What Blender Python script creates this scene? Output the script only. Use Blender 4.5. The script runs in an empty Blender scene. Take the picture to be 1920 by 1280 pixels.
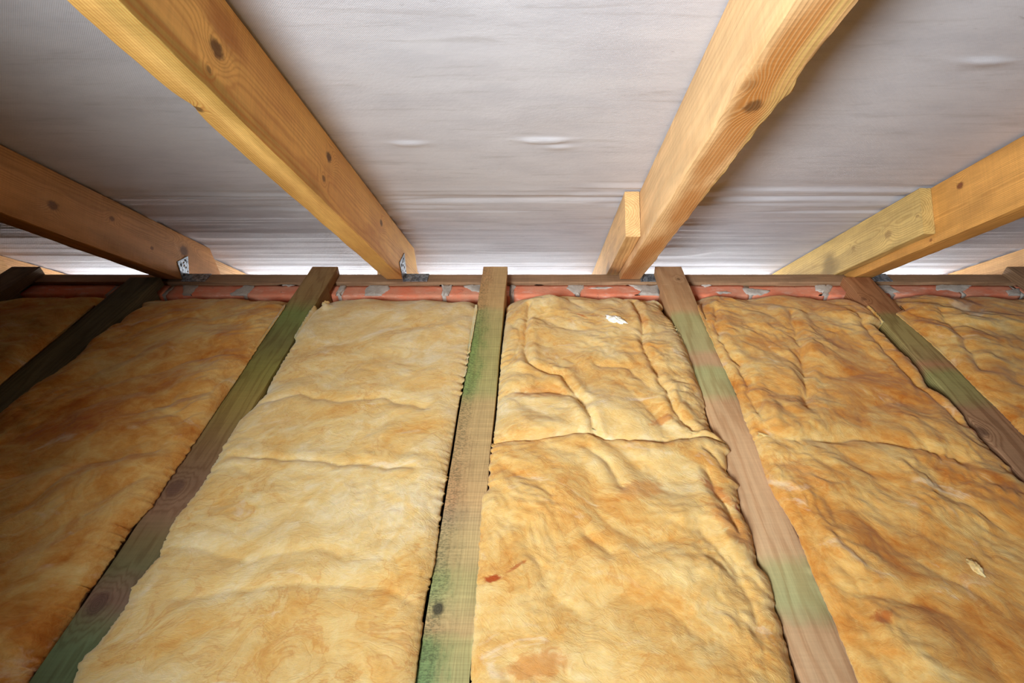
import bpy, math, random
import numpy as np
from mathutils import Matrix, Vector

C = bpy.context.scene.collection
# ------------------------------------------------------------------ camera, light, exposure
Z0 = 0.845                    # height of the camera above the boarded ceiling the joists sit on, minus its offset
F, PITCH, CX = 990.0, math.radians(37.5), 1008.0
cam_d = bpy.data.cameras.new('camera'); cam = bpy.data.objects.new('camera', cam_d); C.objects.link(cam)
cam_d.sensor_fit = 'HORIZONTAL'; cam_d.sensor_width = 36.0; cam_d.lens = 36.0 * F / 1920.0
cam_d.shift_x = -(CX - 960.0) / 1920.0
cam_d.clip_start = 0.02; cam_d.clip_end = 60
cam.location = (0, 0, Z0); cam.rotation_euler = (math.pi/2 - PITCH, 0, 0)
bpy.context.scene.camera = cam

world = bpy.data.worlds.new('daylight'); bpy.context.scene.world = world; world.use_nodes = True
bg = world.node_tree.nodes['Background']; bg.inputs[0].default_value = (0.80, 0.89, 0.98, 1); bg.inputs[1].default_value = 12.0

lamp_d = bpy.data.lights.new('work_light', 'AREA'); lamp_d.shape = 'DISK'; lamp_d.size = 0.34
lamp_d.energy = 13.8; lamp_d.color = (0.74, 0.88, 1.0); lamp_d.spread = math.radians(88)
lamp = bpy.data.objects.new('work_light', lamp_d); C.objects.link(lamp)
lamp.location = (-0.46, -0.46, Z0 + 0.17)
lamp.rotation_euler = Vector((0.585, 1.00, -0.43)).to_track_quat('-Z', 'Y').to_euler()

vs = bpy.context.scene.view_settings
vs.view_transform = 'Standard'; vs.look = 'None'; vs.gamma = 1.0; vs.use_curve_mapping = False; vs.exposure = 0.0
bpy.context.scene.cycles.use_denoising = True
bpy.context.scene.cycles.max_bounces = 8
bpy.context.scene.cycles.diffuse_bounces = 4

# ------------------------------------------------------------------ geometry helpers
cp, sp = math.cos(PITCH), math.sin(PITCH)
S2 = math.sqrt(0.5)
def ray(px, py):
    X = (px - CX)/F; Y = (640 - py)/F
    return (X, cp + Y*sp, -sp + Y*cp)
def on_x(px, py, X):
    r = ray(px, py); k = X/r[0]; return (X, r[1]*k, r[2]*k)
def on_z(px, py, z):
    r = ray(px, py); k = z/r[2]; return (r[0]*k, r[1]*k, z)
def on_n(px, py, N):
    r = ray(px, py); k = N/((r[1]+r[2])*S2); return (r[0]*k, r[1]*k, r[2]*k)

def tag(o, label=None, cat=None, group=None, kind=None):
    if label: o['label'] = label
    if cat: o['category'] = cat
    if group: o['group'] = group
    if kind: o['kind'] = kind
    return o
def mesh_obj(name, verts, faces, mats, parent=None, M=None, smooth=True, mat_idx=None):
    """verts in camera-centred coordinates (z offset added here); M = local frame"""
    V = np.array(verts, dtype=np.float64).reshape(-1, 3).copy(); V[:, 2] += Z0
    if M is None:
        M = Matrix.Translation(Vector(V.mean(axis=0)))
        M.translation.z = V[:, 2].min()
    Mi = np.array(M.inverted())
    V = V @ Mi[:3, :3].T + Mi[:3, 3]
    me = bpy.data.meshes.new(name); me.from_pydata(V.tolist(), [], faces)
    for m in (mats if isinstance(mats, (list, tuple)) else [mats]): me.materials.append(m)
    me.polygons.foreach_set('use_smooth', [smooth]*len(me.polygons))
    if mat_idx is not None: me.polygons.foreach_set('material_index', mat_idx)
    me.update()
    o = bpy.data.objects.new(name, me); C.objects.link(o)
    if parent is not None:
        o.parent = parent; o.matrix_parent_inverse = Matrix.Identity(4)
        o.matrix_basis = parent.matrix_basis.inverted() @ M
    else: o.matrix_basis = M
    return o
def grid_faces(nr, nc, off=0, closed=False):
    f = []
    last = nc if closed else nc-1
    for r in range(nr-1):
        a = off + r*nc
        for c in range(last):
            d = (c+1) % nc
            f.append((a+c, a+d, a+nc+d, a+nc+c))
    return f

_rng = np.random.RandomState(7)
_perm = _rng.permutation(512); _perm = np.concatenate([_perm, _perm])
_ang = _rng.rand(512)*2*math.pi; _gx, _gy = np.cos(_ang), np.sin(_ang)
def pn(x, y, seed=0):
    x = np.asarray(x, float) + seed*17.31; y = np.asarray(y, float) + seed*9.77
    x, y = np.broadcast_arrays(x, y)
    xi = np.floor(x).astype(int); yi = np.floor(y).astype(int); fx = x-xi; fy = y-yi
    u = fx*fx*fx*(fx*(fx*6-15)+10); v = fy*fy*fy*(fy*(fy*6-15)+10)
    def g(i, j, dx, dy):
        h = _perm[(_perm[i & 511] + (j & 511)) & 1023 & 511]
        return _gx[h]*dx + _gy[h]*dy
    a = g(xi, yi, fx, fy); b = g(xi+1, yi, fx-1, fy); c = g(xi, yi+1, fx, fy-1); d = g(xi+1, yi+1, fx-1, fy-1)
    return 1.4*((a*(1-u)+b*u)*(1-v) + (c*(1-u)+d*u)*v)
def sstep(x, a, b):
    t = np.clip((x-a)/(b-a), 0, 1); return t*t*(3-2*t)

# ------------------------------------------------------------------ material helpers
def srgb(*c):
    return tuple(((v/255)/12.92 if v/255 <= .04045 else ((v/255+.055)/1.055)**2.4) for v in c) + (1.0,)
class S:
    nt = None
    def __init__(s, k): s.k = k
    def _m(op, *a, clamp=False):
        n = S.nt.nodes.new('ShaderNodeMath'); n.operation = op; n.use_clamp = clamp
        for i, v in enumerate(a):
            if isinstance(v, S): S.nt.links.new(v.k, n.inputs[i])
            else: n.inputs[i].default_value = v
        return S(n.outputs[0])
    def __add__(s, o): return S._m('ADD', s, o)
    __radd__ = __add__
    def __sub__(s, o): return S._m('SUBTRACT', s, o)
    def __rsub__(s, o): return S._m('SUBTRACT', o, s)
    def __mul__(s, o): return S._m('MULTIPLY', s, o)
    __rmul__ = __mul__
    def __truediv__(s, o): return S._m('DIVIDE', s, o)
    def __pow__(s, o): return S._m('POWER', s, o)
def clampf(a): return S._m('ADD', a, 0.0, clamp=True)
def mapr(v, a, b, c=0.0, d=1.0, smooth=True):
    n = S.nt.nodes.new('ShaderNodeMapRange'); n.interpolation_type = 'SMOOTHSTEP' if smooth else 'LINEAR'
    S.nt.links.new(v.k, n.inputs[0])
    for i, x in enumerate((a, b, c, d)): n.inputs[i+1].default_value = x
    return S(n.outputs[0])
def comb(x, y, z):
    n = S.nt.nodes.new('ShaderNodeCombineXYZ')
    for i, v in enumerate((x, y, z)):
        if isinstance(v, S): S.nt.links.new(v.k, n.inputs[i])
        else: n.inputs[i].default_value = v
    return n.outputs[0]
def noise(vec, scale, detail=4, rough=.5, dist=0.0, color=False):
    n = S.nt.nodes.new('ShaderNodeTexNoise'); S.nt.links.new(vec, n.inputs['Vector'])
    n.inputs['Scale'].default_value = scale; n.inputs['Detail'].default_value = detail
    n.inputs['Roughness'].default_value = rough; n.inputs['Distortion'].default_value = dist
    return S(n.outputs['Color' if color else 'Fac'])
def mix(f, a, b, mode='MIX'):
    n = S.nt.nodes.new('ShaderNodeMix'); n.data_type = 'RGBA'; n.blend_type = mode
    for i, v in ((0, f), (6, a), (7, b)):
        if isinstance(v, S): S.nt.links.new(v.k, n.inputs[i])
        else: n.inputs[i].default_value = v
    return S(n.outputs[2])
def ramp(f, stops, interp='LINEAR'):
    n = S.nt.nodes.new('ShaderNodeValToRGB'); n.color_ramp.interpolation = interp
    S.nt.links.new(f.k, n.inputs[0]); e = n.color_ramp.elements
    stops = sorted(stops, key=lambda s: s[0])
    e[0].position, e[0].color = stops[0]; e[1].position, e[1].color = stops[-1]
    for p, c in stops[1:-1]:
        x = e.new(p); x.color = c
    return S(n.outputs[0])
def bump(h, strength, dist, prev=None):
    n = S.nt.nodes.new('ShaderNodeBump'); S.nt.links.new(h.k, n.inputs['Height'])
    n.inputs['Strength'].default_value = strength; n.inputs['Distance'].default_value = dist
    if prev is not None: S.nt.links.new(prev, n.inputs['Normal'])
    return n.outputs[0]
def new_mat(name):
    m = bpy.data.materials.new(name); m.use_nodes = True; S.nt = m.node_tree
    b = m.node_tree.nodes['Principled BSDF']; return m, b
def coords():
    t = S.nt.nodes.new('ShaderNodeTexCoord'); s = S.nt.nodes.new('ShaderNodeSeparateXYZ')
    S.nt.links.new(t.outputs['Object'], s.inputs[0])
    return S(s.outputs[0]), S(s.outputs[1]), S(s.outputs[2]), t.outputs['Object']
def setc(b, c): S.nt.links.new(c.k, b.inputs['Base Color'])
def sqrt(a): return S._m('SQRT', a)

def wood(name, early, late, pith=(0.0, 0.09), spacing=.0042, wav=.010, seed=0, knots=(), bands=None, tints=(),
         ring=.5, rough=.72, saw=.25, knotcol=(104, 68, 38), fib=.35, btint=(1.05, .97, .72, 1), mo=.5, side=0.0):
    """bands: [(L, rgb)] along the length; tints: [(l,w,d, rl, rw, rgb, strength)]; knots: [(l,w,d,r,darkness)]"""
    m, b = new_mat(name)
    L, W, D, vec = coords()
    vs_ = comb(L*1.0 + seed*3.7, W*6.0, D*6.0)
    low = noise(vs_, 3.0, 3, .5) - .5
    low2 = noise(comb(L*1.0 + seed*1.3, W*14.0, D*14.0), 9.0, 3, .6) - .5
    w0, d0 = pith
    dW = W - w0; dD = D - d0
    r = sqrt(dW*dW + dD*dD) + low*(wav*2.2) + low2*(wav*.45)
    kmask = None; kring = None; mott_ = noise(vec, 160, 3, .6)
    for (l, w, d, rad, dk) in knots:
        a = (L - l)/1.25; bb = W - w; cc = D - d
        q = sqrt(a*a + bb*bb + cc*cc)
        g = S._m('EXPONENT', (q/(rad*2.0))*(q/(rad*2.0))*-1.0)
        r = r + g*(rad*1.6)
        km = mapr(q + (mott_ - .5)*rad*.9, rad*1.25, rad*.55)*dk
        kmask = km if kmask is None else S._m('MAXIMUM', kmask, km)
    s = S._m('SINE', r*(2*math.pi/spacing))
    lt = (s*.5 + .5)**2.2
    fiber = noise(comb(L*6.0 + seed, W*130.0, D*130.0), 3.0, 3, .6)
    mott = noise(comb(L*2.2 + seed*5, W*9.0, D*9.0), 3.2, 4, .6)
    sawn = noise(comb(L*(150.0 if side else 90.0), W*3.0 + seed, D*3.0), 3.0, 2, .6)
    if bands:
        l0, l1 = bands[0][0], bands[-1][0]
        wob = L + (noise(vec, 22, 4, .65) - .5)*.035
        base = ramp(mapr(wob, l0, l1, smooth=False), [((l-l0)/(l1-l0), tuple(a*b_ for a, b_ in zip(srgb(*c), btint))) for l, c in bands])
        dark = mix(1.0, base, srgb(*late), 'MULTIPLY')
    else:
        base = mix(mapr(mott, .3, .7), srgb(*early), srgb(*[min(255, v*1.09) for v in early])); dark = srgb(*late)
    col = mix(clampf(lt*ring), base, dark)
    if side:
        patch = noise(comb(L*5.0 + seed, W*12.0, D), 5.0, 4, .65)
        fl = mapr(W + (patch - .5)*.055, -.012, .026); spk = mapr(noise(comb(L*260.0, W*110.0, D), 2.0, 3, .7), .42, .62)
        col = mix((1.0 - fl)*(.55*side), col, srgb(206, 176, 122))
        col = mix(fl*spk*(.62*side), col, srgb(82, 84, 58))
    for (l, w, d, rl, rw, c, k) in tints:
        a = (L - l)/rl; bb = (W - w)/rw; cc = (D - d)/rw
        q = sqrt(a*a + bb*bb + cc*cc) + (mott - .5)*1.3
        col = mix(mapr(q, 1.1, .25, 0.0, k), col, mix(clampf(lt*.75), srgb(*c), dark))
    v = (fiber - .5)*fib + (sawn - .5)*saw + (mott - .5)*mo + 1.0
    col = mix(1.0, col, S(comb(v, v, v)), 'MULTIPLY')
    if kmask is not None:
        kr = S._m('SINE', q*(2*math.pi/.0028))*.25 + .75
        kc = mix(1.0, srgb(*knotcol), S(comb(kr, kr, kr)), 'MULTIPLY')
        col = mix(kmask, col, kc)
    col = mix(1.0, col, (.80, .73, .66, 1), 'MULTIPLY'); setc(b, col)
    b.inputs['Roughness'].default_value = rough; b.inputs['Specular IOR Level'].default_value = .25
    h = lt*.35 + fiber*.4 + sawn*.35
    S.nt.links.new(bump(h, .5, .0012), b.inputs['Normal'])
    return m

def plain(name, c, rough=.85, nz=.15, scale=30):
    m, b = new_mat(name); L, W, D, vec = coords()
    v = (noise(vec, scale, 5, .6) - .5)*nz*2 + 1.0
    setc(b, mix(1.0, srgb(*c), S(comb(v, v, v)), 'MULTIPLY')); b.inputs['Roughness'].default_value = rough
    S.nt.links.new(bump(noise(vec, scale*6, 4, .6), .4, .001), b.inputs['Normal']); return m
# ------------------------------------------------------------------ roof membrane
NB, NM, NU = .341, .458, .4625
def t_of_y(py):
    Y = (640-py)/F; cd, sd = math.cos(math.radians(7.5)), math.sin(math.radians(7.5))
    return (NU*cd - Y*sd*NU)/(Y*cd + sd)
def make_membrane_mat():
    m, b = new_mat('roof_membrane')
    L, W, D, vec = coords()
    a = S._m('SINE', L*(2*math.pi/.0026)); c = S._m('SINE', W*(2*math.pi/.0026))
    weave = (a*c)
    dust = noise(comb(L*3.0, W*.9, D), 7, 6, .7)
    smear = noise(comb(L*26.0, W*2.0, D), 3, 5, .6, .5)
    blot = noise(comb(L*4, W*1.2, D), 30, 5, .75)
    base = mix(mapr(dust, .35, .7), srgb(206, 205, 209), srgb(194, 193, 198))
    base = mix(mapr(smear, .52, .75, 0, .38), base, srgb(160, 152, 148))
    base = mix(mapr(blot, .62, .76, 0, .45), base, srgb(132, 124, 120))
    v = weave*.035 + .985
    col = mix(1.0, base, S(comb(v, v, v)), 'MULTIPLY'); col = mix(1.0, col, (.86, .775, .72, 1), 'MULTIPLY'); setc(b, col)
    b.inputs['Roughness'].default_value = .8; b.inputs['Specular IOR Level'].default_value = .2
    tex = noise(comb(L*2.2, W*1.0, D), 120, 3, .6)
    n1 = bump(weave, .25, .0004); S.nt.links.new(bump(tex, .35, .0009, n1), b.inputs['Normal'])
    return m
M_MEMB = make_membrane_mat()
SLOPE = Matrix(((0, -1, 0, 0), (S2, 0, S2, 0), (-S2, 0, S2, 0), (0, 0, 0, 1)))
def slope_frame(x, t, n):
    return Matrix.Translation(Vector((x, S2*(t+n), S2*(n-t)+Z0))) @ SLOPE

def membrane():
    tt = np.concatenate([np.linspace(-1.95, .35, 12, endpoint=False), np.arange(.35, 1.98, .0032)])
    xx = np.concatenate([np.linspace(-2.3, -1.75, 6, endpoint=False), np.arange(-1.75, 1.75, .009), np.linspace(1.75, 2.3, 6)])
    T, X = np.meshgrid(tt, xx, indexing='ij')
    N = np.full_like(T, NU)
    near = sstep(T, .95, 1.12)
    # long soft ripples towards the eave
    N += near*.0020*pn(X*.9, T*26 + .25*pn(X*1.5, T*2, 4), 2)
    N += near*.0006*pn(X*1.6, T*75, 3)
    N += .0016*pn(X*1.8, T*58 + .6*X, 31)*sstep(T, t_of_y(345), t_of_y(375))*(1-sstep(T, t_of_y(425), t_of_y(460)))
    N += .0022*pn(X*1.4, T*3, 5) + .0007*pn(X*5, T*14, 8)
    def wr(py, amp, wpx, x0=-9, x1=9, sharp=.35, slope=0.0, seed=1):
        t0 = t_of_y(py); w = abs(t_of_y(py+wpx)-t0)
        tc = t0 + slope*X + .004*pn(X*2.2, 0*X, seed)
        s = (T-tc)/w
        # steep on one side, soft on the other
        prof = np.where(s > 0, np.exp(-(s/sharp)**2), np.exp(-s*s))
        m = sstep(X, x0-.02, x0+.12)*(1-sstep(X, x1-.12, x1+.02))
        return 2.1*amp*prof*m*(1+.4*pn(X*3, 0*X+seed, seed))
    N -= wr(381, .0032, 4, -.45, .15, .3, .012, 11)
    N -= wr(389, .0030, 5, -.45, .6, .5, .012, 12)
    N -= wr(402, .0046, 7, -.60, 1.0, .25, .006, 13)
    N += wr(372, .0020, 5, -.30, .9, .5, 0, 14)
    N -= wr(350, .0016, 5, .05, .35, .3, 0, 15)
    N -= wr(364, .0020, 4, .05, .9, .3, 0, 16)
    N -= wr(425, .0020, 7, -.2, .4, .4, 0, 17)
    N -= wr(471, .0030, 6, -.2, .5, .2, .02, 18)
    N -= wr(359, .0032, 5, .3, 1.0, .25, 0, 19)
    N -= wr(385, .0030, 7, .3, .9, .3, 0, 20)
    N -= wr(428, .0030, 9, .3, 1.0, .35, 0, 21)
    N -= wr(473, .0060, 9, .28, .52, .6, 0, 22)
    N -= wr(369, .0022, 4, -1.1, -.4, .25, .01, 23)
    N -= wr(386, .0028, 6, -.75, -.4, .25, .02, 24)
    N -= wr(405, .0024, 9, -1.2, -.4, .5, 0, 25)
    N -= wr(440, .0030, 10, -1.0, -.4, .5, 0, 26)
    N -= wr(480, .0045, 8, -2.0, -1.1, .4, -.02, 27)
    N -= wr(462, .0040, 8, .9, 1.7, .4, .0, 28)
    for (px, py, lpx, a) in ((768, 267, 26, .0030), (1020, 262, 34, .0042), (1047, 274, 24, .0022), (1850, 113, 30, .0026)):
        p = on_n(px, py, NU); t0 = S2*(p[1]-p[2]); lx = lpx*.93/F*1.1
        a *= 1.6; s = (T-t0)/.011; prof = np.where(s > 0, np.exp(-(s/1.0)**2), np.exp(-(s/.45)**2))
        N -= a*prof*np.exp(-((X-p[0])/lx)**2)
    # the sheet is pulled straight where it is battened over each rafter
    N = np.maximum(N, NM + .0006)
    V = np.stack([X, S2*(T+N), S2*(N-T)], -1).reshape(-1, 3)
    nr, nc = T.shape
    o = mesh_obj('ceiling_slope_eave', V, grid_faces(nr, nc), M_MEMB, M=slope_frame(0, 0, 0))
    tag(o, 'grey white woven roof membrane stretched above the rafters, wrinkled near the eave', kind='structure')
    yr, zr = S2*(-1.95+NU), S2*(NU+1.95)
    o = mesh_obj('ceiling_slope_rear', [(-2.3, yr, zr), (2.3, yr, zr), (2.3, yr-2.7, zr-2.7), (-2.3, yr-2.7, zr-2.7)], [(0, 1, 2, 3)], plain('rear_slope_dark', (58, 54, 52)))  # unseen rear slope, made dark to cut light bounced into the attic
    tag(o, kind='structure')
membrane()

# ------------------------------------------------------------------ floor, gables, eave wall
def box(x0, x1, y0, y1, z0, z1):
    v = [(x, y, z) for z in (z0, z1) for y in (y0, y1) for x in (x0, x1)]
    return v, [(0, 2, 3, 1), (4, 5, 7, 6), (0, 1, 5, 4), (2, 6, 7, 3), (0, 4, 6, 2), (1, 3, 7, 5)]
M_BOARD = plain('plasterboard', (80, 74, 68))
M_GABLE = plain('gable_blockwork', (62, 58, 56))
v, f = box(-2.3, 2.3, -3.9, 1.142, -.87, -.8455); tag(mesh_obj('floor', v, f, M_BOARD, smooth=False), kind='structure')
for nm, x in (('wall_left', -2.25), ('wall_right', 2.25)):
    x0, x1 = (x-.05, x) if x < 0 else (x, x+.05)
    P = [(-3.83, -.87), (1.14, -.87), (1.14, -1.07), (1.725, -1.07), (-1.052, 1.70)]; k = len(P)
    v = [(x0, y, z) for y, z in P] + [(x1, y, z) for y, z in P]
    f = [tuple(range(k)), tuple(range(2*k-1, k-1, -1))] + [(i, i+k, (i+1) % k+k, (i+1) % k) for i in range(k)]
    tag(mesh_obj(nm, v, f, M_GABLE, smooth=False), kind='structure')

v, f = box(-2.25, 2.25, 1.2275, 1.515, -1.062, -1.050); tag(mesh_obj('daylight_blocker_1', v, f, plain('blocker_board', (150, 140, 128)), smooth=False), kind='structure')  # unseen board added to block daylight near the wall, leaving an outer slot
def make_brick_mats():
    m, b = new_mat('red_clay_brick'); L, W, D, vec = coords()
    n1 = noise(vec, 14, 5, .6); n2 = noise(vec, 90, 4, .7); n3 = noise(comb(L*1, W*3, D*3), 26, 5, .7)
    c = mix(mapr(n1, .35, .65), srgb(226, 122, 84), srgb(216, 140, 106))
    c = mix(mapr(n3, .52, .72, 0, .7), c, srgb(232, 182, 158))
    c = mix(mapr(n3, .42, .25, 0, .6), c, srgb(176, 100, 78))
    c = mix(mapr(n2, .62, .74, 0, .6), c, srgb(110, 66, 54)); setc(b, c); b.inputs['Roughness'].default_value = .9
    S.nt.links.new(bump(n2, .6, .002), b.inputs['Normal'])
    m2, b = new_mat('cement_mortar'); L, W, D, vec = coords()
    n1 = noise(vec, 30, 6, .7); n2 = noise(vec, 260, 3, .7)
    c = mix(mapr(n1, .35, .65), srgb(172, 156, 140), srgb(196, 180, 164)); c = mix(mapr(n2, .6, .75, 0, .5), c, srgb(96, 84, 74))
    setc(b, c); b.inputs['Roughness'].default_value = .95
    S.nt.links.new(bump(n1*.6 + n2*.4, .8, .003), b.inputs['Normal'])
    return m, m2
M_BRICK, M_MORTAR = make_brick_mats()
YF, YP0, YP1 = 1.139, 1.187, 1.2265      # brick front face, plate front and back
ZP, ZBR = -.7150, -.7255                 # plate top, brick top
def eave_wall():
    V, Fc, MI = [], [], []
    def add(v, f, mi):
        o = len(V); V.extend(v); Fc.extend([tuple(i+o for i in q) for q in f]); MI.extend([mi]*len(f))
    v, f = box(-2.25, 2.25, YF+.004, YP1, -1.5, -.766); add(v, f, 1)
    joints = [-2.24, -2.03, -1.80, -1.57, -1.33, -1.10, -.955] + [on_z(px, 545, ZBR)[0] for px in (465, 640, 834, 960, 1083, 1240, 1404, 1545, 1668, 1800, 1910)] + [1.47, 1.70, 1.92, 2.24]
    random.seed(5)
    for a, b_ in zip(joints[:-1], joints[1:]):
        # rounded, chipped brick: loops along x
        n = max(6, int((b_-a-.012)/.006)); xs = np.linspace(a+.005, b_-.005, n); dz = random.uniform(-.0015, .0012); dy = random.uniform(-.0015, .002)
        sec = [(YF+.001, -.790), (YF, -.7330), (YF+.0006, -.7285), (YF+.003, ZBR-.0004), (YF+.008, ZBR), (YF+.018, ZBR), (YF+.028, ZBR), (YF+.038, ZBR), (YF+.0475, ZBR), (YF+.0475, -.79)]
        vv = []
        for i, x in enumerate(xs):
            e = min(i, n-1-i); rd = .0012*math.exp(-e*1.2)
            for j, (y, z) in enumerate(sec):
                k = float(pn(x*60, y*60, 3))*.0012 if 1 <= j <= 8 else 0
                chip = max(0, float(pn(x*34, j*.15, 6))-.35)*.006 if j in (1, 2, 3, 4) else 0
                vv.append((x, y + (rd+dy+chip if j < 4 else 0), z + (k*.6 + dz - rd - chip*.6 if 1 <= j <= 8 else 0)))
        m = len(sec); ff = grid_faces(n, m, closed=True)
        ff += [tuple(range(m))[::-1], tuple((n-1)*m+i for i in range(m))]
        add(vv, ff, 0)
    for a in joints:
        v, f = box(a-.0065, a+.0065, YF+.0035, YP0-.001, -.79, ZBR-.0012); add(v, f, 1)
    patches = [[(430, 552), (455, 537), (466, 530), (478, 536), (474, 542), (462, 553), (440, 558)],
        [(340, 560), (345, 532), (375, 532), (365, 545), (352, 560)], [(626, 561), (632, 545), (640, 533), (650, 535), (640, 550), (634, 561)],
        [(683, 557), (685, 540), (697, 531), (728, 531), (731, 541), (715, 553), (700, 559)],
        [(826, 529), (850, 529), (846, 543), (838, 559), (832, 559), (831, 545)], [(868, 536), (885, 529), (903, 529), (901, 548), (885, 545)],
        [(957, 529), (962, 528), (968, 538), (962, 545), (958, 557)], [(1066, 530), (1093, 529), (1096, 540), (1088, 547), (1088, 560), (1079, 560), (1078, 552), (1062, 541)],
        [(1172, 531), (1200, 530), (1236, 529), (1237, 560), (1192, 561), (1206, 550), (1190, 541)], [(1312, 533), (1326, 529), (1335, 534), (1322, 539)],
        [(1391, 540), (1405, 541), (1446, 545), (1430, 552), (1398, 552)], [(1528, 531), (1552, 529), (1562, 537), (1556, 547), (1546, 559), (1541, 559), (1545, 548), (1530, 544)],
        [(1640, 535), (1665, 533), (1688, 549), (1660, 549)], [(1752, 531), (1795, 529), (1823, 534), (1815, 541), (1795, 550), (1775, 545), (1753, 545)],
        [(1885, 545), (1912, 540), (1915, 557), (1898, 559)], [(1100, 541), (1130, 538), (1150, 540), (1128, 543)], [(520, 532), (545, 530), (560, 534), (540, 537)],
        [(1000, 531), (1012, 529), (1020, 532), (1008, 534)], [(1340, 548), (1360, 546), (1372, 549), (1352, 552)]]
    for k, P in enumerate(patches):
        pts = []
        for i in range(len(P)):
            a, b_ = np.array(P[i], float), np.array(P[(i+1) % len(P)], float)
            for s in np.linspace(0, 1, 7, endpoint=False):
                q = a*(1-s)+b_*s; q += np.array([float(pn(q[0]*.21, q[1]*.3, 3+k)), float(pn(q[0]*.23, q[1]*.3, 30+k))])*1.6
                pts.append(q)
        pts = np.array(pts); c = pts.mean(axis=0); vv = []
        rings = [(1.0, -.0022), (.96, .0008), (.85, .0018), (.6, .0026), (.3, .0030)]
        for s, h in rings:
            for q in pts:
                w = c + (q-c)*s; p = on_z(w[0], w[1], ZBR)
                y = min(max(p[1], YF+.0005), YP0-.0005)
                vv.append((p[0], y, ZBR + h + .0012*float(pn(p[0]*70, y*70, k))*(s < .97)))
        m = len(pts); ff = grid_faces(len(rings), m, closed=True)
        p = on_z(c[0], c[1], ZBR); vv.append((p[0], min(max(p[1], YF+.002), YP0-.002), ZBR+.0030)); e = len(vv)-1; o = (len(rings)-1)*m
        ff += [(o+i, o+(i+1) % m, e) for i in range(m)]
        add(vv, ff, 1)
    o = mesh_obj('wall_back', V, Fc, [M_BRICK, M_MORTAR], smooth=True, mat_idx=MI)
    tag(o, 'low red brick eave wall with smeared grey mortar', kind='structure')
eave_wall()

# ------------------------------------------------------------------ timbers
def timber(name, secs, M, mat, rnd=.0016, seed=0, wane=(0, 0, 0, 0), rough=.0005, ncol=5):
    """secs: list of 4-corner loops [bottom-left, bottom-right, top-right, top-left] in camera coords; corner radii vary along the length"""
    V = []
    n = len(secs)
    for i, q in enumerate(secs):
        q = [np.array(c, float) for c in q]; loop = []
        for k in range(4):
            p, a, b_ = q[k], q[k-1], q[(k+1) % 4]
            la, lb = np.linalg.norm(a-p), np.linalg.norm(b_-p); ua, ub = (a-p)/la, (b_-p)/lb
            s = i*.09 + seed*3.1 + k*7
            r = rnd + wane[k]*max(0, float(pn(s, .5, 2)) + .15) + .0006*abs(float(pn(i*.8, k*3.3, seed)))
            r = min(r, .35*min(la, lb))
            loop += [p+ua*r, p+(ua+ub)*r*.3, p+ub*r]
            for j in range(1, ncol):
                w = j/ncol
                mid = (p+ub*r)*(1-w) + (b_-ub*min(r, .35*lb))*w
                loop.append(mid)
        L = np.array(loop); c = L.mean(axis=0)
        for j, p in enumerate(L):
            d = p-c; d /= max(np.linalg.norm(d), 1e-6)
            V.append(p + d*rough*float(pn(i*.35+seed*5, j*.9, 4)))
    m = len(V)//n
    f = grid_faces(n, m, closed=True); f += [tuple(range(m))[::-1], tuple((n-1)*m+i for i in range(m))]
    o = mesh_obj(name, V, f, mat, M=M)
    # crisp ends
    return o
def sharpen(o, deg=38):
    o.data.set_sharp_from_angle(angle=math.radians(deg)); return o

def rafter_secs(xl, xr, y0=-1.0, y1=1.35, nb=NB, nm=NM, step=.012, jit=None):
    ys = list(np.arange(y0, YP1+.0006, step)) + [YP1+.0006, YP1+.0008] + list(np.linspace(YP1+.01, y1, 8))
    out = []
    for y in ys:
        zb = nb/S2 - y; zt = nm/S2 - y
        if y <= YP1+.0007: zb = max(zb, ZP+.0004)
        dl = jit(y) if jit else (0, 0)
        out.append([(xl+dl[0], y, zb), (xr+dl[1], y, zb), (xr, y, zt), (xl, y, zt)])
    return out
def lco(M, p):
    """camera-centred point -> local coords of frame M"""
    q = M.inverted() @ Vector((p[0], p[1], p[2]+Z0)); return tuple(q)

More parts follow.
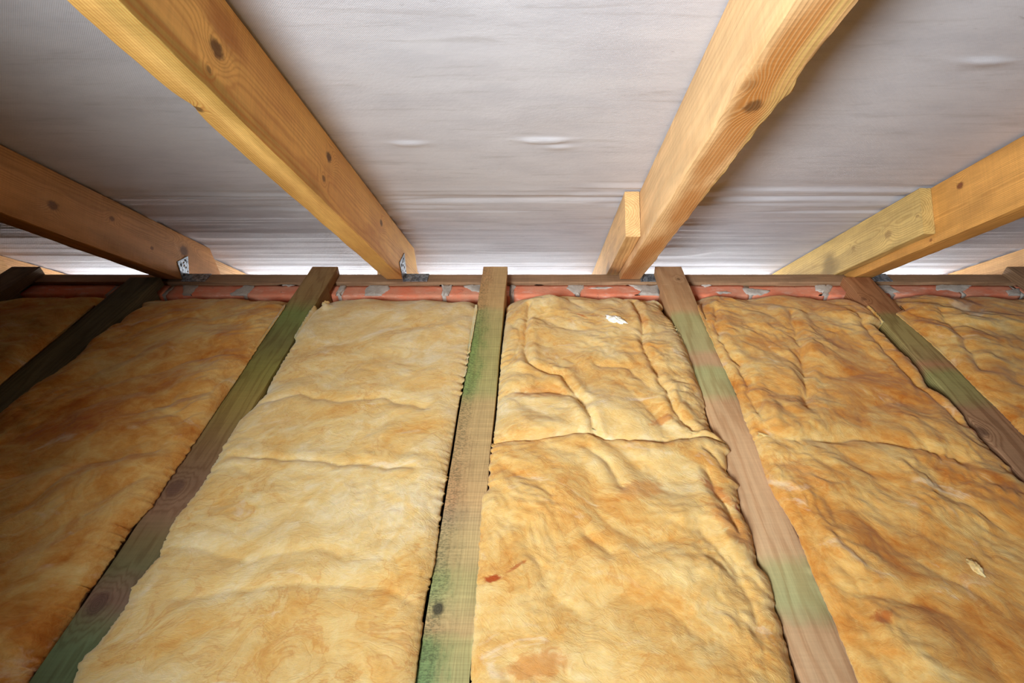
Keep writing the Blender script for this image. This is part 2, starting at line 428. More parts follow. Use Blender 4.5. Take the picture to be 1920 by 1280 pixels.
RX = [(-1.590, -1.540), (-.981, -.931), (-.396, -.351), (.2150, .2690), (.8150, .8640), (1.412, 1.462)]
FR = [slope_frame((a+b)/2, 1.30, NB) for a, b in RX]
def kn(i, px, py, face, r, dk=1.0):
    xl, xr = RX[i]
    p = on_x(px, py, xl) if face == 'l' else on_x(px, py, xr) if face == 'r' else on_n(px, py, NB)
    return lco(FR[i], p) + (r, dk)
def tn(i, px, py, face, rl, rw, c, k): return kn(i, px, py, face, 0)[:3] + (rl, rw, c, k)
R_MATS = [
 wood('rafter_pine_shaded', (205, 160, 105), (160, 110, 60), seed=1),
 wood('rafter_pine_dull', (188, 134, 78), (136, 86, 42), seed=2, spacing=.0028, wav=.005, ring=.32,
      knots=[kn(1, 100, 385, 'r', .010, .8), kn(1, 210, 410, 'r', .006, .7), kn(1, 345, 470, 'r', .014, .8), kn(1, 285, 465, 'r', .005, .7)]),
 wood('rafter_pine_ochre', (246, 190, 112), (198, 130, 62), seed=3, pith=(.05, .03), spacing=.0027, wav=.0035, ring=.38,
      knots=[kn(2, 617, 295, 'r', .009, .9), kn(2, 607, 335, 'r', .006, .7), kn(2, 715, 418, 'r', .008, .8), kn(2, 372, 205, 'b', .005, .8), kn(2, 392, 130, 'r', .004, .6), kn(2, 407, 92, 'r', .0105, .85)],
      tints=[tn(2, 330, 100, 'r', .26, .030, (200, 168, 90), .8), tn(2, 470, 235, 'r', .30, .020, (196, 158, 82), .7), tn(2, 400, 240, 'b', .4, .025, (216, 168, 88), .85), tn(2, 420, 60, 'r', .05, .03, (176, 108, 62), .6)]),
 wood('rafter_pine_pale', (226, 186, 136), (212, 160, 104), seed=4, pith=(-.09, .02), spacing=.0046, wav=.008, ring=.25, mo=.15, fib=.25,
      knots=[kn(3, 1412, 200, 'b', .011, .75), kn(3, 1405, 160, 'b', .009, .25)],
      tints=[tn(3, 1400, 205, 'b', .05, .022, (120, 96, 50), .7)] + [tn(3, x, y, 'b', .16, .034, (196, 126, 58), .85) for x, y in ((1520, 60), (1440, 165), (1360, 275), (1290, 385), (1220, 470), (1185, 510))] + [tn(3, x, y, 'b', .15, .011, (222, 184, 112), .9) for x, y in ((1560, 35), (1455, 205), (1400, 275), (1345, 345))]),
 wood('rafter_pine_amber', (222, 164, 88), (176, 112, 48), seed=5, pith=(.03, .05), spacing=.0030, wav=.004, ring=.35,
      knots=[kn(4, 1800, 348, 'l', .007, .8), kn(4, 1745, 450, 'l', .004, .6)], knotcol=(120, 50, 30)),
 wood('rafter_pine_far', (216, 160, 96), (170, 110, 56), seed=6)]
R_LAB = ['rafter at the far left edge, only its lit foot showing behind the next rafter',
 'dim brown rafter on the left with a steel angle bracket at its foot',
 'ochre rafter left of centre with a large oval knot near the photo top edge',
 'pale rafter right of centre with a rough orange underside and dark knot',
 'amber rafter on the right with a greenish board fixed against its foot',
 'rafter at the far right edge, only its foot showing above the wall plate']
rafters = []
for i, (xl, xr) in enumerate(RX):
    if i == 3:
        pk = on_n(1470, 170, NB)[1]; pk2 = on_n(1405, 220, NB)[1]
        jit = lambda y: (.0015*float(pn(y*14, 0, 3)), .0018*float(pn(y*22, 3, 3)) + .0016*float(pn(y*60, 3, 8)) + .0055*math.exp(-((y-pk)/.010)**2) + .003*math.exp(-((y-pk2)/.012)**2))
    elif i == 2:
        pk = on_n(345, 200, NB)[1]
        jit = lambda y: (-.0016*float(pn(y*12, 0, 5)) + .006*math.exp(-((y-pk)/.012)**2), .001*float(pn(y*9, 2, 5)))
    else:
        jit = lambda y, i=i: (.0014*float(pn(y*18, 0, i)) + .001*float(pn(y*50, 1, i)), .0014*float(pn(y*18, 5, i)) + .0012*float(pn(y*55, 6, i)))
    o = timber('rafter', rafter_secs(xl, xr, jit=jit, step=.008), FR[i], R_MATS[i], seed=i, rnd=.0012,
               wane=((.006, .004, 0, 0) if i == 2 else (.001, .003, 0, 0) if i == 3 else (.002, .002, 0, 0)))
    sharpen(o); tag(o, R_LAB[i], 'rafter', 'sloping roof rafters'); rafters.append(o)

def scab_secs(xl, xr, t0, t1, n0=.3592, n1=NM-.0006):
    out = []
    for t in np.linspace(t0, t1, 60):
        q = []
        for x, n in ((xl, n0), (xr, n0), (xr, n1), (xl, n1)):
            y, z = S2*(t+n), S2*(n-t)
            if y < YP1+.0006 and z < ZP+.0004: z = ZP+.0004
            q.append((x, y, z))
        out.append(q)
    return out
SC = [(-1.624, -1.5910, 1.07, 'board on the far left rafter, sawn end at the left edge of the photo', (205, 160, 112), (168, 120, 76), 0),
      (-1.014, -.9820, 1.30, 'pale board end poking past the foot of the dim left rafter', (214, 172, 124), (176, 128, 82), 1),
      (-.430, -.3970, 1.38, 'thin board end just showing past the bracketed foot of the ochre rafter', (214, 172, 124), (176, 128, 82), 2),
      (.1830, .2140, 1.060, 'short pale board fixed against the left face of the pale rafter', (222, 180, 124), (186, 138, 82), 3),
      (.7900, .8140, 1.0425, 'greenish yellow board fixed against the foot of the amber rafter', (212, 180, 112), (176, 138, 74), 4),
      (1.382, 1.4110, 1.12, 'board fixed to the far right rafter above the wall plate', (214, 170, 118), (176, 126, 78), 5)]
for (xl, xr, t0, lab, ea, la, i) in SC:
    M = slope_frame((xl+xr)/2, 1.30, .359)
    kns = []
    if i == 4:
        for (px, py, r, dk) in ((1665, 440, .010, .45), (1600, 465, .006, .35), (1720, 405, .004, .4)): kns.append(lco(M, on_x(px, py, xl)) + (r, dk))
    if i == 3: kns.append(lco(M, on_n(1197, 420, .40)) + (.006, .7))
    ti = [lco(M, on_x(1555, 500, xl)) + (.05, .05, (128, 108, 70), .85)] if i == 4 else [lco(M, on_x(1140, 515, xl)) + (.05, .05, (130, 104, 78), .8)] if i == 3 else []
    m = wood('board_pine', ea, la, seed=20+i, pith=(.02, .05), spacing=.0045, knots=kns, tints=ti, ring=.5, knotcol=(140, 92, 50))
    o = sharpen(timber('rafter_extension', scab_secs(xl, xr, t0, 1.78), M, m, seed=30+i, rnd=.0012, wane=(.004, 0, 0, 0) if i == 3 else (0, 0, 0, 0)))
    tag(o, lab, 'board', 'eave boards beside the rafter feet')

M_PLATE = wood('weathered_plate_wood', (168, 132, 100), (118, 86, 60), seed=40, pith=(0, .05), spacing=.004)
PLM = Matrix.Translation(Vector((0, 1.21, Z0-.765)))
secs = [[(x, YP0, -.7655), (x, YP1, -.7655), (x, YP1, ZP+.0003*float(pn(x*30, 1, 1))-.0003), (x, YP0, ZP-.0006+.0006*float(pn(x*30, 2, 1)))] for x in np.arange(-2.24, 2.245, .02)]
o = sharpen(timber('wall_plate', secs, PLM, M_PLATE, seed=50, rnd=.001, rough=.0002)); tag(o, 'weathered brown wall plate along the back of the brick wall under the rafter feet', 'wall plate')

# joists -------------------------------------------------------------------------------------------
JT = -.690
JX = [(-1.385, -1.310), (-1.040, -.962), (-.593, -.526), (-.143, -.0790), (.3090, .3790), (.7790, .8490), (1.235, 1.300)]
def jy(py): return on_z(960, py, JT)[1]
JM = Matrix(((0, -1, 0, 0), (1, 0, 0, 0), (0, 0, 1, 0), (0, 0, 0, 1)))
JFR = [Matrix.Translation(Vector(((a+b)/2, .4, Z0-.845))) @ JM for a, b in JX]
def jk(i, px, py, r, dk): return lco(JFR[i], on_z(px, py, JT)) + (r, dk)
def jb(lst):   # (image row, colour) -> length positions ascending
    out = [(jy(py)-.4, c) for py, c in lst]; out.sort(key=lambda s: s[0])
    return [(-1.6, out[0][1])] + out + [(.9, out[-1][1])]
G1, G2, GB, BR, PK = (118, 140, 92), (150, 158, 118), (112, 106, 70), (160, 122, 84), (176, 138, 112)
J_MATS = [
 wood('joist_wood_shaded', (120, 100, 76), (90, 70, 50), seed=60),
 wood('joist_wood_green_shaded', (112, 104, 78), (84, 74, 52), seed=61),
 wood('joist_wood_olive', BR, (205, 185, 170), seed=62, ring=.5, spacing=.0045, wav=.014, pith=(0, .02),
   bands=jb([(505, (162, 130, 96)), (560, (157, 132, 96)), (585, (125, 140, 89)), (640, (122, 119, 79)), (690, (142, 138, 82)), (760, (157, 139, 87)), (840, (143, 116, 91)), (900, (139, 111, 98)), (960, (149, 119, 106)), (1010, (130, 116, 90)), (1060, (119, 117, 94)), (1120, (140, 113, 109)), (1170, (123, 127, 105)), (1220, (111, 132, 109)), (1280, (104, 122, 99))]),
   knots=[jk(2, 328, 915, .013, .55), jk(2, 183, 1132, .014, .6)], knotcol=(98, 64, 60)),
 wood('joist_wood_green_sawn', BR, (215, 200, 186), seed=63, ring=.3, spacing=.0035, pith=(.03, .12), saw=.7, fib=.4, side=1.0, btint=(1.22, 1.04, .72, 1),
   bands=jb([(505, (196, 162, 132)), (573, (198, 168, 132)), (582, (164, 172, 129)), (640, (128, 158, 104)), (700, (140, 168, 114)), (735, (134, 164, 116)), (755, (183, 167, 136)), (850, (188, 165, 137)), (880, (182, 156, 128)), (940, (188, 156, 130)), (970, (162, 148, 134)), (1000, (172, 161, 135)), (1050, (163, 156, 129)), (1080, (132, 150, 114)), (1110, (149, 164, 129)), (1140, (161, 161, 131)), (1180, (184, 162, 136)), (1205, (124, 150, 112)), (1280, (114, 152, 116))]),
   knots=[jk(3, 821, 1141, .0078, .9)], knotcol=(78, 72, 56)),
 wood('joist_wood_pale_pink', PK, (222, 204, 190), seed=64, ring=.55, spacing=.0042, wav=.007, pith=(-.01, .03), saw=.15,
   bands=jb([(505, (196, 156, 130)), (580, (206, 170, 140)), (592, (183, 181, 143)), (655, (191, 184, 149)), (668, (210, 176, 153)), (682, (208, 176, 153)), (692, (183, 187, 149)), (738, (189, 182, 147)), (752, (212, 178, 153)), (900, (216, 182, 159)), (1030, (214, 182, 159)), (1060, (191, 186, 151)), (1130, (183, 185, 151)), (1160, (189, 176, 149)), (1180, (206, 174, 151)), (1280, (206, 174, 153))]),
   knots=[jk(4, 1272, 523, .0055, .6)]),
 wood('joist_wood_green_brown', BR, (190, 168, 150), seed=65, ring=.55, spacing=.0045, wav=.010, pith=(0, .03),
   bands=jb([(510, (182, 130, 100)), (584, (174, 126, 96)), (592, (163, 151, 108)), (640, (169, 155, 112)), (672, (171, 150, 114)), (684, (188, 142, 116)), (700, (161, 159, 114)), (748, (163, 153, 114)), (765, (168, 132, 111)), (900, (164, 130, 113)), (1280, (163, 130, 111))]),
   knots=[jk(5, 1842, 808, .010, .6), jk(5, 1620, 560, .008, .4)], knotcol=(84, 56, 44)),
 wood('joist_wood_far', (150, 118, 88), (110, 82, 58), seed=66)]
J_LAB = ['dark joist end in the far left corner under the bright eave gap',
 'dark green joist in the deep shade at the left, second from the left edge',
 'olive and purple brown joist with round knots, running to the lower left corner',
 'sawn joist with green treatment bands and a round dark knot, running down the centre',
 'pale pink joist with soft green bands, its right edge hidden by bulging insulation',
 'brown and green joist on the right under the foot of the amber rafter',
 'joist end at the far right edge beside the brick wall']
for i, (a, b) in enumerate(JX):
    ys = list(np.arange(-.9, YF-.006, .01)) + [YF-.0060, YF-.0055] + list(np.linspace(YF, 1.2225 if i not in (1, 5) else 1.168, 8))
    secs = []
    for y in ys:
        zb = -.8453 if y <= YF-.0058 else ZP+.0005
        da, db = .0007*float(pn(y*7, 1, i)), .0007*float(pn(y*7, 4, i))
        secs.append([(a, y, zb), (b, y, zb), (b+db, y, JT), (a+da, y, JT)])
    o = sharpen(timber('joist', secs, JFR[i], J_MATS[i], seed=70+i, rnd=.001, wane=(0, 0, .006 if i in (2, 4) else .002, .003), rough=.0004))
    tag(o, J_LAB[i], 'joist', 'floor joists')

# brackets -----------------------------------------------------------------------------------------
def metal():
    m, b = new_mat('galvanised_steel'); L, W, D, vec = coords()
    n = noise(vec, 160, 4, .6); n2 = noise(vec, 40, 3, .6)
    c = mix(mapr(n, .4, .62), srgb(160, 162, 164), srgb(100, 102, 104)); c = mix(mapr(n2, .55, .75, 0, .6), c, srgb(70, 70, 68)); setc(b, c)
    b.inputs['Metallic'].default_value = .55; b.inputs['Roughness'].default_value = .45; return m
M_STEEL = metal(); M_NAIL = plain('nail_steel', (60, 60, 60), .5)
def bracket(xf, quad, label, leg_len=.062, nails=((.3, .2), (.7, .85), (.25, .75))):
    """xf: rafter face; quad: (y,z) corners of the upright leg"""
    th = .0016; x0, x1 = xf+.0004, xf+.0004+th
    yc = sum(q[0] for q in quad)/4
    e = bpy.data.objects.new('angle_bracket', None); C.objects.link(e); e.empty_display_size = .02
    e.location = (xf+.02, yc, ZP+Z0)
    tag(e, label, 'bracket', 'steel angle brackets at the rafter feet')
    nu, nv = 13, 13
    q = [np.array(p) for p in quad]      # bottom-near, bottom-far, top-far, top-near
    holes = [(.18, .2), (.5, .15), (.82, .22), (.3, .45), (.68, .48), (.2, .72), (.5, .8), (.8, .74), (.5, .62)]
    def plate(fn, nm):
        V, Fc, MI = [], [], []
        for s in (0, 1):
            for i in range(nv):
                for j in range(nu): V.append(fn(j/(nu-1), i/(nv-1), s))
        n = nu*nv
        def skip(j, i):
            u, v = (j+.5)/(nu-1), (i+.5)/(nv-1)
            return any((u-a)**2+(v-b)**2 < .0036 for a, b in holes)
        present = {}
        for i in range(nv-1):
            for j in range(nu-1):
                present[i, j] = not skip(j, i)
                if present[i, j]:
                    a = i*nu+j; Fc.append((a, a+1, a+nu+1, a+nu)); Fc.append((n+a, n+a+nu, n+a+nu+1, n+a+1))
        for i in range(nv-1):
            for j in range(nu-1):
                if not present[i, j]: continue
                a = i*nu+j
                for di, dj, p1, p2 in ((-1, 0, a, a+1), (1, 0, a+nu+1, a+nu), (0, -1, a+nu, a), (0, 1, a+1, a+nu+1)):
                    if not present.get((i+di, j+dj), False): Fc.append((p1, p2, p2+n, p1+n))
        Mx = e.matrix_basis.copy() if False else Matrix.Translation(e.location)
        e.matrix_basis = Matrix.Translation(e.location)
        return mesh_obj(nm, V, Fc, M_STEEL, parent=e, M=Mx, smooth=False)
    up = plate(lambda u, v, s: (x0 if s == 0 else x1, *((q[0]*(1-u)+q[1]*u)*(1-v) + (q[3]*(1-u)+q[2]*u)*v)), 'upright_leg')
    y0, y1 = YP0+.001, YP1-.001
    lo = plate(lambda u, v, s: (x0+.0003+leg_len*u, y0+(y1-y0)*v, ZP+.0005+th*(1-s)), 'base_leg')
    for k, (u, v) in enumerate(nails):
        p = (q[0]*(1-u)+q[1]*u)*(1-v) + (q[3]*(1-u)+q[2]*u)*v
        V = []; 
        for xx, r in ((x1+.0001, .0032), (x1+.0010, .0032), (x1+.0016, .0018)):
            for a in range(12): V.append((xx, p[0]+r*math.cos(a*math.pi/6), p[1]+r*math.sin(a*math.pi/6)))
        f = grid_faces(3, 12, closed=True) + [tuple(range(24, 36))]
        mesh_obj('nail', V, f, M_NAIL, parent=e, M=Matrix.Translation(e.location), smooth=False)
bracket(-.931, [(1.196, ZP+.0005), (1.2255, ZP+.0005), (1.252, -.6745), (1.206, -.666)], 'shiny steel angle bracket on the foot of the dim left rafter')
bracket(-.351, [(1.186, ZP+.0005), (1.2255, ZP+.0005), (1.240, -.6586), (1.182, -.655)], 'steel angle bracket on the ochre rafter foot, base leg flat on the plate')
bracket(.269, [(1.186, ZP+.0005), (1.2255, ZP+.0005), (1.240, -.6586), (1.182, -.655)], 'steel angle bracket in shade behind the foot of the pale rafter', leg_len=.040)
bracket(.864, [(1.186, ZP+.0005), (1.2255, ZP+.0005), (1.240, -.6586), (1.182, -.655)], 'steel angle bracket in shade behind the foot of the amber rafter')

# ------------------------------------------------------------------ insulation
SSS = .7
def make_wool(name, seed, dark=0.0, rot=0.0, stains=(), whites=(), stretch=(1.0, 1.0), warm=0.0):
    m, b = new_mat(name); L, W, D, vec = coords()
    wx = noise(vec, 5, 3, .5) - .5; wy = noise(comb(L+7.7, W+3.1, D), 5, 3, .5) - .5
    X0 = L + wx*.10; Y0 = W + wy*.10; ca, sa = math.cos(rot), math.sin(rot)
    X = X0*ca + Y0*sa; Y = Y0*ca - X0*sa
    sx, sy = stretch
    v1 = comb(X*sx*.75 + seed*2.3, Y*sy*1.3, D*1.0)
    big = noise(v1, 6, 4, .55, .4)
    mid = noise(comb(X*sx*.85 + seed, Y*sy*1.2, D*1.5), 17, 5, .56, .9)
    fine = noise(comb(X*sx*.85, Y*sy*1.25, D*2), 60, 5, .68, .9)
    fib = noise(comb(X*.35, Y*2.4 + X*.5, D*2), 330, 3, .6, .8)
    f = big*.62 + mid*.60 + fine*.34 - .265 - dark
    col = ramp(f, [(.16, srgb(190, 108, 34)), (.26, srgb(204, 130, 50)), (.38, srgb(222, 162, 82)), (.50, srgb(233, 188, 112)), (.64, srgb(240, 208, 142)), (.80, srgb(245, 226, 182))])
    vein = mapr(S._m('ABSOLUTE', mid - .5), .022, .0, 0, .32)*mapr(big, .58, .42)
    col = mix(vein, col, srgb(204, 128, 52))
    wh = mapr(noise(comb(X*.8+9, Y*1.9+seed, D), 11, 5, .6, 1.2), .60, .74, 0, .42)
    col = mix(wh, col, srgb(250, 238, 214))
    for (x, y, rl, rw, ang, c, k) in stains:
        ca, sa = math.cos(ang), math.sin(ang)
        a = (L - x)*ca + (W - y)*sa; c2 = (W - y)*ca - (L - x)*sa
        q = sqrt((a/rl)*(a/rl) + (c2/rw)*(c2/rw)) + (fine - .5)*1.6 + (mid - .5)*1.0
        col = mix(mapr(q, 1.1, .45, 0, k), col, srgb(*c))
    fv = (fib - .5)*.30 + (fine - .5)*.10 + 1.0
    col = mix(1.0, col, S(comb(fv, fv, fv)), 'MULTIPLY')
    speck = noise(vec, 210, 2, .5)
    col = mix(mapr(speck, .80, .84, 0, .6), col, srgb(120, 80, 40))
    col = mix(1.0, col, (.78, .70, .64, 1), 'MULTIPLY')
    setc(b, col); b.inputs['Roughness'].default_value = .95; b.inputs['Specular IOR Level'].default_value = .08
    b.inputs['Subsurface Weight'].default_value = SSS; b.inputs['Subsurface Radius'].default_value = (1.0, .62, .28); b.inputs['Subsurface Scale'].default_value = .0045
    b.inputs['Sheen Weight'].default_value = .12; b.inputs['Sheen Roughness'].default_value = .5
    r1 = noise(comb(X*sx*.6 + seed*3, Y*sy*1.5 + X*.4, D*1.5), 24, 4, .6, .7); r2 = noise(comb(X*sx*.8 + seed*7, Y*sy*1.6 - X*.5, D*1.5), 55, 4, .62, .8)
    gr = mapr(S._m('ABSOLUTE', r1 - .5), .0, .035, 0, 1)*.6 + mapr(S._m('ABSOLUTE', r2 - .5), .0, .05, 0, 1)*.25
    h = mid*.5 + fine*.3 + gr*.09; n1 = bump(h, .5, .007); S.nt.links.new(bump(fib, .22, .0014, n1), b.inputs['Normal'])
    return m

def seg_dist(X, Y, pts):
    d = np.full(X.shape, 9.0)
    for (x0, y0), (x1, y1) in zip(pts[:-1], pts[1:]):
        vx, vy = x1-x0, y1-y0; l2 = vx*vx+vy*vy+1e-12
        t = np.clip(((X-x0)*vx+(Y-y0)*vy)/l2, 0, 1)
        d = np.minimum(d, np.hypot(X-x0-t*vx, Y-y0-t*vy))
    return d
def batt(label, xa, xb, Lp, Rp, y0, y1, seed, mat_args, creases=(), lump=.010, mound=.012, res=.0026, lean=.3, far=True, xstretch=.7, lips=(), zsh=0.0, humps=(), fdetail=1.0):
    mat_args = dict(mat_args)
    nv = max(20, int((y1-y0)/res)); nu = max(20, int((xb-xa)/res))
    ys = np.linspace(y0, y1, nv)
    def edge(pts, x0, sgn, sd):
        e = np.full(nv, x0) - sgn*.001
        if pts:
            P = sorted([on_z(px, py, JT+.001)[:2] for px, py in pts], key=lambda p: p[1])
            py_ = np.array([p[1] for p in P]); px_ = np.array([p[0] for p in P])
            v = np.interp(ys, py_, px_)
            w = sstep(ys, py_[0]-.06, py_[0])*(1-sstep(ys, py_[-1], py_[-1]+.02))
            e = e*(1-w) + v*w
        e = e + (.0010*pn(ys*40, 0*ys, sd) + .0020*pn(ys*110, 0*ys+2, sd) + .0014*pn(ys*300, 0*ys+4, sd))*(.4+sstep(pn(ys*5, 0*ys, sd+3), -.2, .5))
        lim = x0 + sgn*.0035
        w = sstep(ys, 1.02, 1.06)
        e = np.where(sgn > 0, np.where(w > 0, np.maximum(e, lim*w + e*(1-w)), e), np.where(w > 0, np.minimum(e, lim*w + e*(1-w)), e))
        return e
    xl = edge(Lp, xa, 1, seed+1); xr = edge(Rp, xb, -1, seed+2)
    u = np.linspace(0, 1, nu); u = u - .35*np.sin(4*np.pi*u)/(4*np.pi)*0
    # denser towards both edges
    u = .5 - .5*np.cos(np.pi*u)*.35 - .5*(1-2*u)*.65
    X = xl[:, None] + (xr-xl)[:, None]*u[None, :]; Y = np.repeat(ys[:, None], nu, 1)
    d = np.minimum(X-xl[:, None], xr[:, None]-X)
    wX = X + .035*pn(X*6, Y*6, seed) + .012*pn(X*18, Y*18, seed+1); wY = Y + .035*pn(X*6, Y*6, seed+5) + .012*pn(X*18, Y*18, seed+6)
    sx = xstretch
    b1 = np.abs(pn(wX*8*sx, (wY+lean*wX)*8, seed+7)); b2 = np.abs(pn(wX*20*sx+wY*5, (wY+lean*wX)*20, seed+8)); b3 = np.abs(pn(wX*48*sx-wY*14, (wY+lean*wX)*50, seed+9))
    b4 = pn(wX*115, wY*115, seed+10); b5 = pn(wX*200, wY*220, seed+11)
    gate = .35 + .65*sstep(pn(X*5, Y*5, seed+12), -.35, .45)
    h = lump*(1.5*np.minimum(b1, .6) + .65*gate*np.minimum(b2, .6) + .36*gate*b3*fdetail) + .0007*gate*b4*fdetail + .00035*b5*fdetail
    h += .35*lump*pn(X*3.3, Y*3.3, seed+20)
    for pts, amp, wid in creases:
        P = [on_z(px, py, JT+.004)[:2] for px, py in pts]
        dd = seg_dist(X + .006*pn(X*25, Y*25, seed+30), Y + .006*pn(X*25, Y*25, seed+31), P)
        h -= amp*np.exp(-(dd/wid)) - amp*.45*np.exp(-((dd-wid*3.2)/(wid*2.4))**2)
    for (px, py, rx, ry, a) in humps:
        p = on_z(px, py, JT+.004); h += a*np.exp(-((X-p[0])/rx)**2-((Y-p[1])/ry)**2)
    gl = np.clip((xl-xa)/.006, 0, 1); gr = np.clip((xb-xr)/.006, 0, 1)
    ze = JT + .0044 - .012*gl[:, None]*np.exp(-(X-xl[:, None])/.010) - .012*gr[:, None]*np.exp(-(xr[:, None]-X)/.010)
    ed = 1-np.exp(-d/.016)
    Z = ze + mound*ed + h*(1-np.exp(-d/.010)) + zsh*ed
    if far:
        e = y1 + .004*pn(X*22, 0*X, seed+40)*0 - Y
        k = .9 + .35*pn(X*10, 0*X, seed+41)
        Z -= .045*np.exp(-(e/(.050*k))**1.5) + .030*np.exp(-e/.15)
    else:
        Z -= .007*np.exp(-((y1-Y)/.005))
    Z -= (.030 if far is not None and y0 < 0 else .007)*np.exp(-((Y-y0)/.005))
    wv = (.018*pn(X*8, 0*X, 77) + .004*pn(X*30, 0*X, 78) + .0015*pn(X*90, 0*X, 79))*np.exp(-np.abs(Y-YS)/.06)
    if seed in (104, 105): Y = Y + wv
    over = (X < xa+.0005) | (X > xb-.0005)
    Z = np.where(over, np.maximum(Z, JT+.0030), Z)
    X = np.where(Z < JT+.0024, np.clip(X, xa+.0036, xb-.0036), X); xl = X[:, 0].copy(); xr = X[:, -1].copy()
    def col(x, z): return np.stack([x, ys, z], -1)[:, None, :]
    drop = np.where(np.ones(nv, bool), 0, 0)
    xil = np.maximum(xl, xa)+.0040; xir = np.minimum(xr, xb)-.0040
    ul = np.where(gl > 0, Z[:, 0]-.004, JT+.0017); ur = np.where(gr > 0, Z[:, -1]-.004, JT+.0017)
    ul = np.where(xl < xa+.003, np.maximum(ul, JT+.0017), ul); ur = np.where(xr > xb-.003, np.maximum(ur, JT+.0017), ur)
    G = np.concatenate([col(xil, np.full(nv, -.8445)), col(xil, ul), col(xl+.0003, ul), np.stack([X, Y, Z], -1), col(xr-.0003, ur), col(xir, ur), col(xir, np.full(nv, -.8445))], axis=1)
    nc = G.shape[1]
    a = G[:1].copy(); a[..., 2] = -.8445; c = G[-1:].copy(); c[..., 2] = -.8445
    G = np.concatenate([a, G, c], 0)
    M = Matrix.Translation(Vector(((xa+xb)/2, (y0+y1)/2, Z0-.8445)))
    # stains were given in image pixels -> local coordinates
    loc = lambda px, py: tuple(np.array(on_z(px, py, JT+.004)[:2]) - np.array([(xa+xb)/2, (y0+y1)/2]))
    mat_args['stains'] = [loc(s[0], s[1]) + tuple(s[2:]) for s in mat_args.get('stains', ())]
    m = make_wool('mineral_wool', seed, **mat_args)
    Fg = grid_faces(G.shape[0], nc); inb = lambda i: xa+.0022 < P3[i, 0] < xb-.0022
    P3 = G.reshape(-1, 3); nb = nc-1
    caps = [f for f in Fg[:nb] + Fg[-nb:] if all(inb(i) for i in f)]
    Fg = caps + Fg[nb:-nb]
    o = mesh_obj('insulation_batt', P3, Fg, m, M=M)
    tag(o, label, 'insulation', 'mineral wool batts between the joists')
    return o

J1R = [(262, 568), (172, 640), (122, 690), (60, 735), (0, 785)]
J2L = [(545, 562), (492, 640), (450, 705), (405, 772), (360, 840), (305, 920), (287, 950), (245, 995), (185, 1090), (125, 1160), (50, 1275)]
J2R = [(550, 640), (520, 690), (500, 725), (497, 735), (466, 775), (450, 790), (420, 840), (385, 905), (355, 945), (330, 975), (310, 1015), (300, 1045), (250, 1105), (240, 1135), (200, 1195), (150, 1245), (140, 1280)]
J3L = [(898, 565), (885, 640), (862, 760), (845, 850), (838, 900), (830, 950), (815, 1060), (808, 1090), (800, 1130), (790, 1200), (779, 1280)]
J3R = [(949, 570), (938, 680), (930, 780), (920, 845), (918, 870), (915, 922), (905, 930), (900, 1000), (897, 1060), (890, 1160), (882, 1280)]
J4L = [(1240, 565), (1262, 600), (1285, 650), (1298, 690), (1316, 740), (1330, 795), (1338, 822), (1352, 824), (1363, 833), (1369, 848), (1360, 855), (1363, 885), (1372, 903), (1386, 911), (1380, 920), (1389, 960), (1400, 985), (1413, 1020), (1422, 1060), (1440, 1085), (1447, 1110), (1457, 1150), (1468, 1180), (1485, 1240), (1498, 1280)]
J4R = [(1300, 560), (1325, 620), (1352, 680), (1380, 740), (1396, 790), (1418, 840), (1436, 900), (1450, 930), (1475, 968), (1495, 1005), (1510, 1045), (1530, 1095), (1560, 1160), (1588, 1230), (1608, 1280)]
J5L = [(1640, 612), (1675, 640), (1715, 685), (1750, 735), (1785, 762), (1825, 808), (1880, 862), (1915, 900)]
J5R = [(1680, 590), (1740, 640), (1782, 680), (1830, 730), (1872, 770), (1920, 820)]
YE = 1.1365; YS = jy(832)
ORG, RED = (206, 120, 42), (178, 78, 26)
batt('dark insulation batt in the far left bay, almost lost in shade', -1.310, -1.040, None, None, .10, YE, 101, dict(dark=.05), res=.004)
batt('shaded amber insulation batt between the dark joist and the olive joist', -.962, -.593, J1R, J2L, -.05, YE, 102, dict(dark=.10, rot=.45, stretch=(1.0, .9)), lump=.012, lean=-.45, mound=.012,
     creases=[([(262, 780), (330, 760), (400, 740), (440, 700)], .007, .010), ([(40, 900), (130, 880), (230, 870), (300, 850)], .006, .012)])
batt('smooth pale yellow insulation batt left of the central joist, the brightest one', -.526, -.143, J2R, J3L, -.05, YE, 103, dict(dark=-.11, rot=.3, stretch=(.9, .8)), lump=.0048, lean=-.3, xstretch=.9, mound=.010, fdetail=.8,
     creases=[([(470, 765), (560, 745), (640, 760), (720, 752), (800, 770)], .004, .006), ([(440, 860), (560, 868), (700, 880), (780, 884)], .004, .004), ([(300, 1020), (470, 1060), (600, 1035), (650, 1050)], .003, .008), ([(330, 1130), (430, 1120), (560, 1100), (700, 1110), (770, 1130)], .003, .008)],
     humps=[(610, 572, .012, .012, .010)])
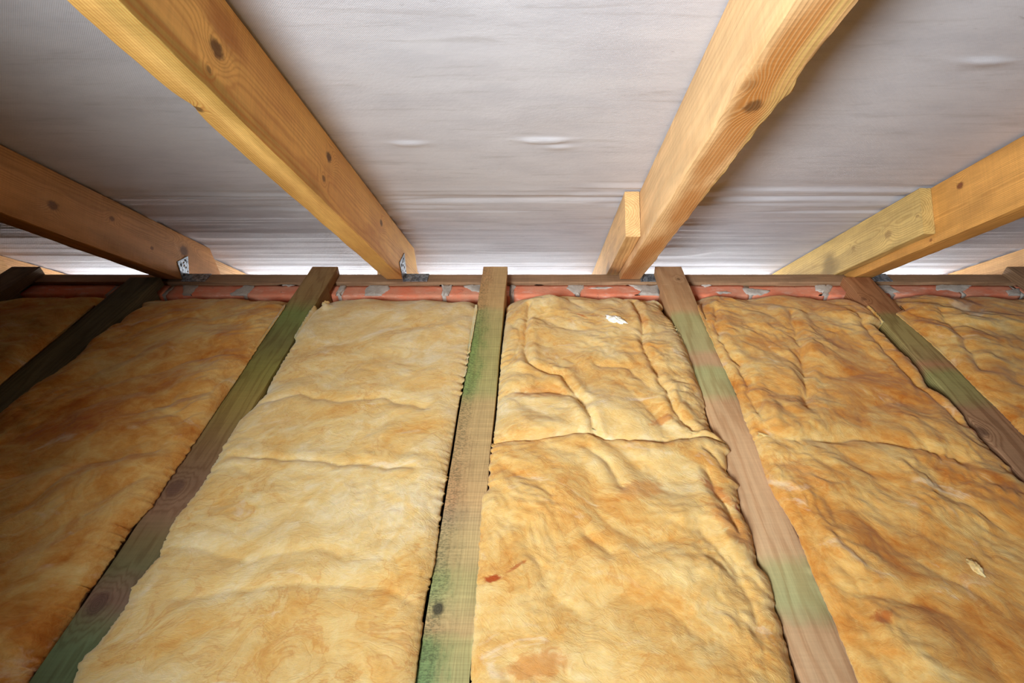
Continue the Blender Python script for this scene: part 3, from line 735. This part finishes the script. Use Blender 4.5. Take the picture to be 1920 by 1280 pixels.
batt('far lumpy insulation batt with two long creases, right of the central joist', -.079, .309, J3R, J4L, YS+.0008, YE, 104,
     dict(dark=-.04, rot=-.1, stains=[(1200, 600, .01, .05, .2, ORG, .5), (1240, 800, .03, .01, .4, ORG, .6), (1010, 745, .06, .02, .0, ORG, .4), (1090, 597, .022, .005, -.7, ORG, .8)], stretch=(1.0, 1.0)), lump=.0105, mound=.012, lean=.15, xstretch=.95,
     creases=[([(992, 575), (984, 640), (988, 690), (1055, 715), (1078, 745), (1108, 800), (1120, 845)],   .009, .0045), ([(1188, 562), (1205, 610), (1202, 650), (1225, 700), (1240, 740), (1262, 780), (1300, 820)], .009, .0045), ([(940, 745), (985, 740), (1050, 745), (1100, 770)], .006, .007), ([(955, 600), (975, 620), (970, 680)], .006, .007), ([(1120, 690), (1180, 700), (1225, 745)], .005, .007)],
     humps=[(1030, 568, .045, .03, .012), (1150, 598, .012, .01, .004), (1060, 800, .07, .05, .008), (1180, 760, .06, .06, .006)])
batt('near amber stained insulation batt right of the central joist, at the photo bottom', -.079, .309, J3R, J4L, -.05, YS-.0008, 105,
     dict(dark=-.015, rot=-.35, stains=[(925, 1092, .014, .006, .1, RED, .95), (968, 1072, .016, .0035, .6, RED, .7), (1381, 962, .008, .010, .3, RED, .9), (1340, 930, .05, .012, -.9, ORG, .7), (1370, 1000, .05, .02, -1.0, ORG, .5), (1010, 1255, .05, .02, .2, ORG, .5), (1200, 930, .05, .02, .3, ORG, .4)], stretch=(.9, .9)), lump=.0085, mound=.010, lean=.3, xstretch=.9, far=False,
     creases=[([(1330, 890), (1345, 935), (1360, 960), (1380, 1010)], .008, .006), ([(1320, 850), (1352, 880), (1384, 905)], .006, .005), ([(1100, 850), (1140, 880), (1165, 920)], .006, .006), ([(1100, 1010), (1140, 1045)], .005, .006), ([(1310, 1000), (1380, 1090), (1420, 1180)], .005, .008)],
     humps=[(1020, 950, .06, .04, .005), (1240, 1050, .08, .06, .005), (1300, 850, .06, .03, .006)])
batt('lumpy golden insulation batt between the pale pink joist and the right hand joist', .379, .779, J4R, J5L, -.05, YE, 106,
     dict(dark=.11, rot=-.6, stains=[(1640, 1172, .014, .010, .3, RED, .6), (1825, 820, .02, .008, -.8, ORG, .8), (1800, 770, .04, .008, -.8, ORG, .7), (1500, 900, .06, .02, -.8, ORG, .4)], stretch=(.9, 1.0)), lump=.012, mound=.012, lean=.5, xstretch=.95,
     creases=[([(1340, 580), (1348, 640), (1385, 690), (1400, 740), (1425, 800)], .009, .006), ([(1480, 590), (1500, 680), (1510, 780)], .009, .007), ([(1425, 822), (1480, 838), (1560, 835), (1640, 835), (1700, 850), (1790, 870)], .007, .008), ([(1600, 585), (1650, 660), (1730, 740), (1790, 800)], .008, .007)],
     humps=[(1450, 825, .03, .012, .008), (1830, 960, .03, .02, .006)])
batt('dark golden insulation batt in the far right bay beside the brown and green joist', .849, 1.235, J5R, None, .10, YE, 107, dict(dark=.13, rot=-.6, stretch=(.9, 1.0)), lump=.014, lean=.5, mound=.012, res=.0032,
     creases=[([(1760, 590), (1800, 640), (1840, 700)], .008, .008)])

# small loose tufts torn off the batts
M_TUFT = make_wool('loose_wool', 201, dark=-.12)
def tuft(px, py, z, rx, ry, rz, seed, label, m=M_TUFT, rot=0.0):
    c = on_z(px, py, z); V = []; n, k = 14, 20
    for i in range(n+1):
        th = math.pi*i/n
        for j in range(k):
            ph = 2*math.pi*j/k; dx, dy, dz = math.sin(th)*math.cos(ph), math.sin(th)*math.sin(ph), math.cos(th)
            r = 1 + .45*float(pn(dx*2.1+dz, dy*2.1, seed)) + .2*float(pn(dx*6+dz*3, dy*6, seed+1))
            x, y = dx*rx*r, dy*ry*r
            V.append((c[0]+x*math.cos(rot)-y*math.sin(rot), c[1]+x*math.sin(rot)+y*math.cos(rot), c[2]+dz*rz*r))
    o = mesh_obj('wool_tuft', V, grid_faces(n+1, k, closed=True), m); tag(o, label, 'tuft', 'loose tufts of mineral wool')
def white_wool():
    m, b = new_mat('white_glass_wool'); L, W, D, vec = coords()
    n = noise(vec, 90, 5, .65, 1.0); setc(b, mix(mapr(n, .35, .6), srgb(236, 216, 176), srgb(252, 246, 234))); b.inputs['Roughness'].default_value = .9
    S.nt.links.new(bump(n, .6, .004), b.inputs['Normal']); return m
M_WHITE = white_wool()
tuft(1156, 600, -.6735, .024, .012, .006, 3, 'bright white wool tuft lying on the far lumpy batt near the brick wall', M_WHITE, rot=-.6)
tuft(611, 571, -.706, .008, .009, .009, 5, 'cream wool tuft wedged at the end of the olive joist by the wall')
tuft(1455, 826, -.676, .030, .006, .006, 8, 'pale wool roll of fibres on the golden batt beside the pink joist', M_TUFT, rot=-.5)
tuft(1828, 1065, -.672, .007, .014, .006, 9, 'small twisted pale wool tuft near the lower right corner', M_TUFT, rot=.2)
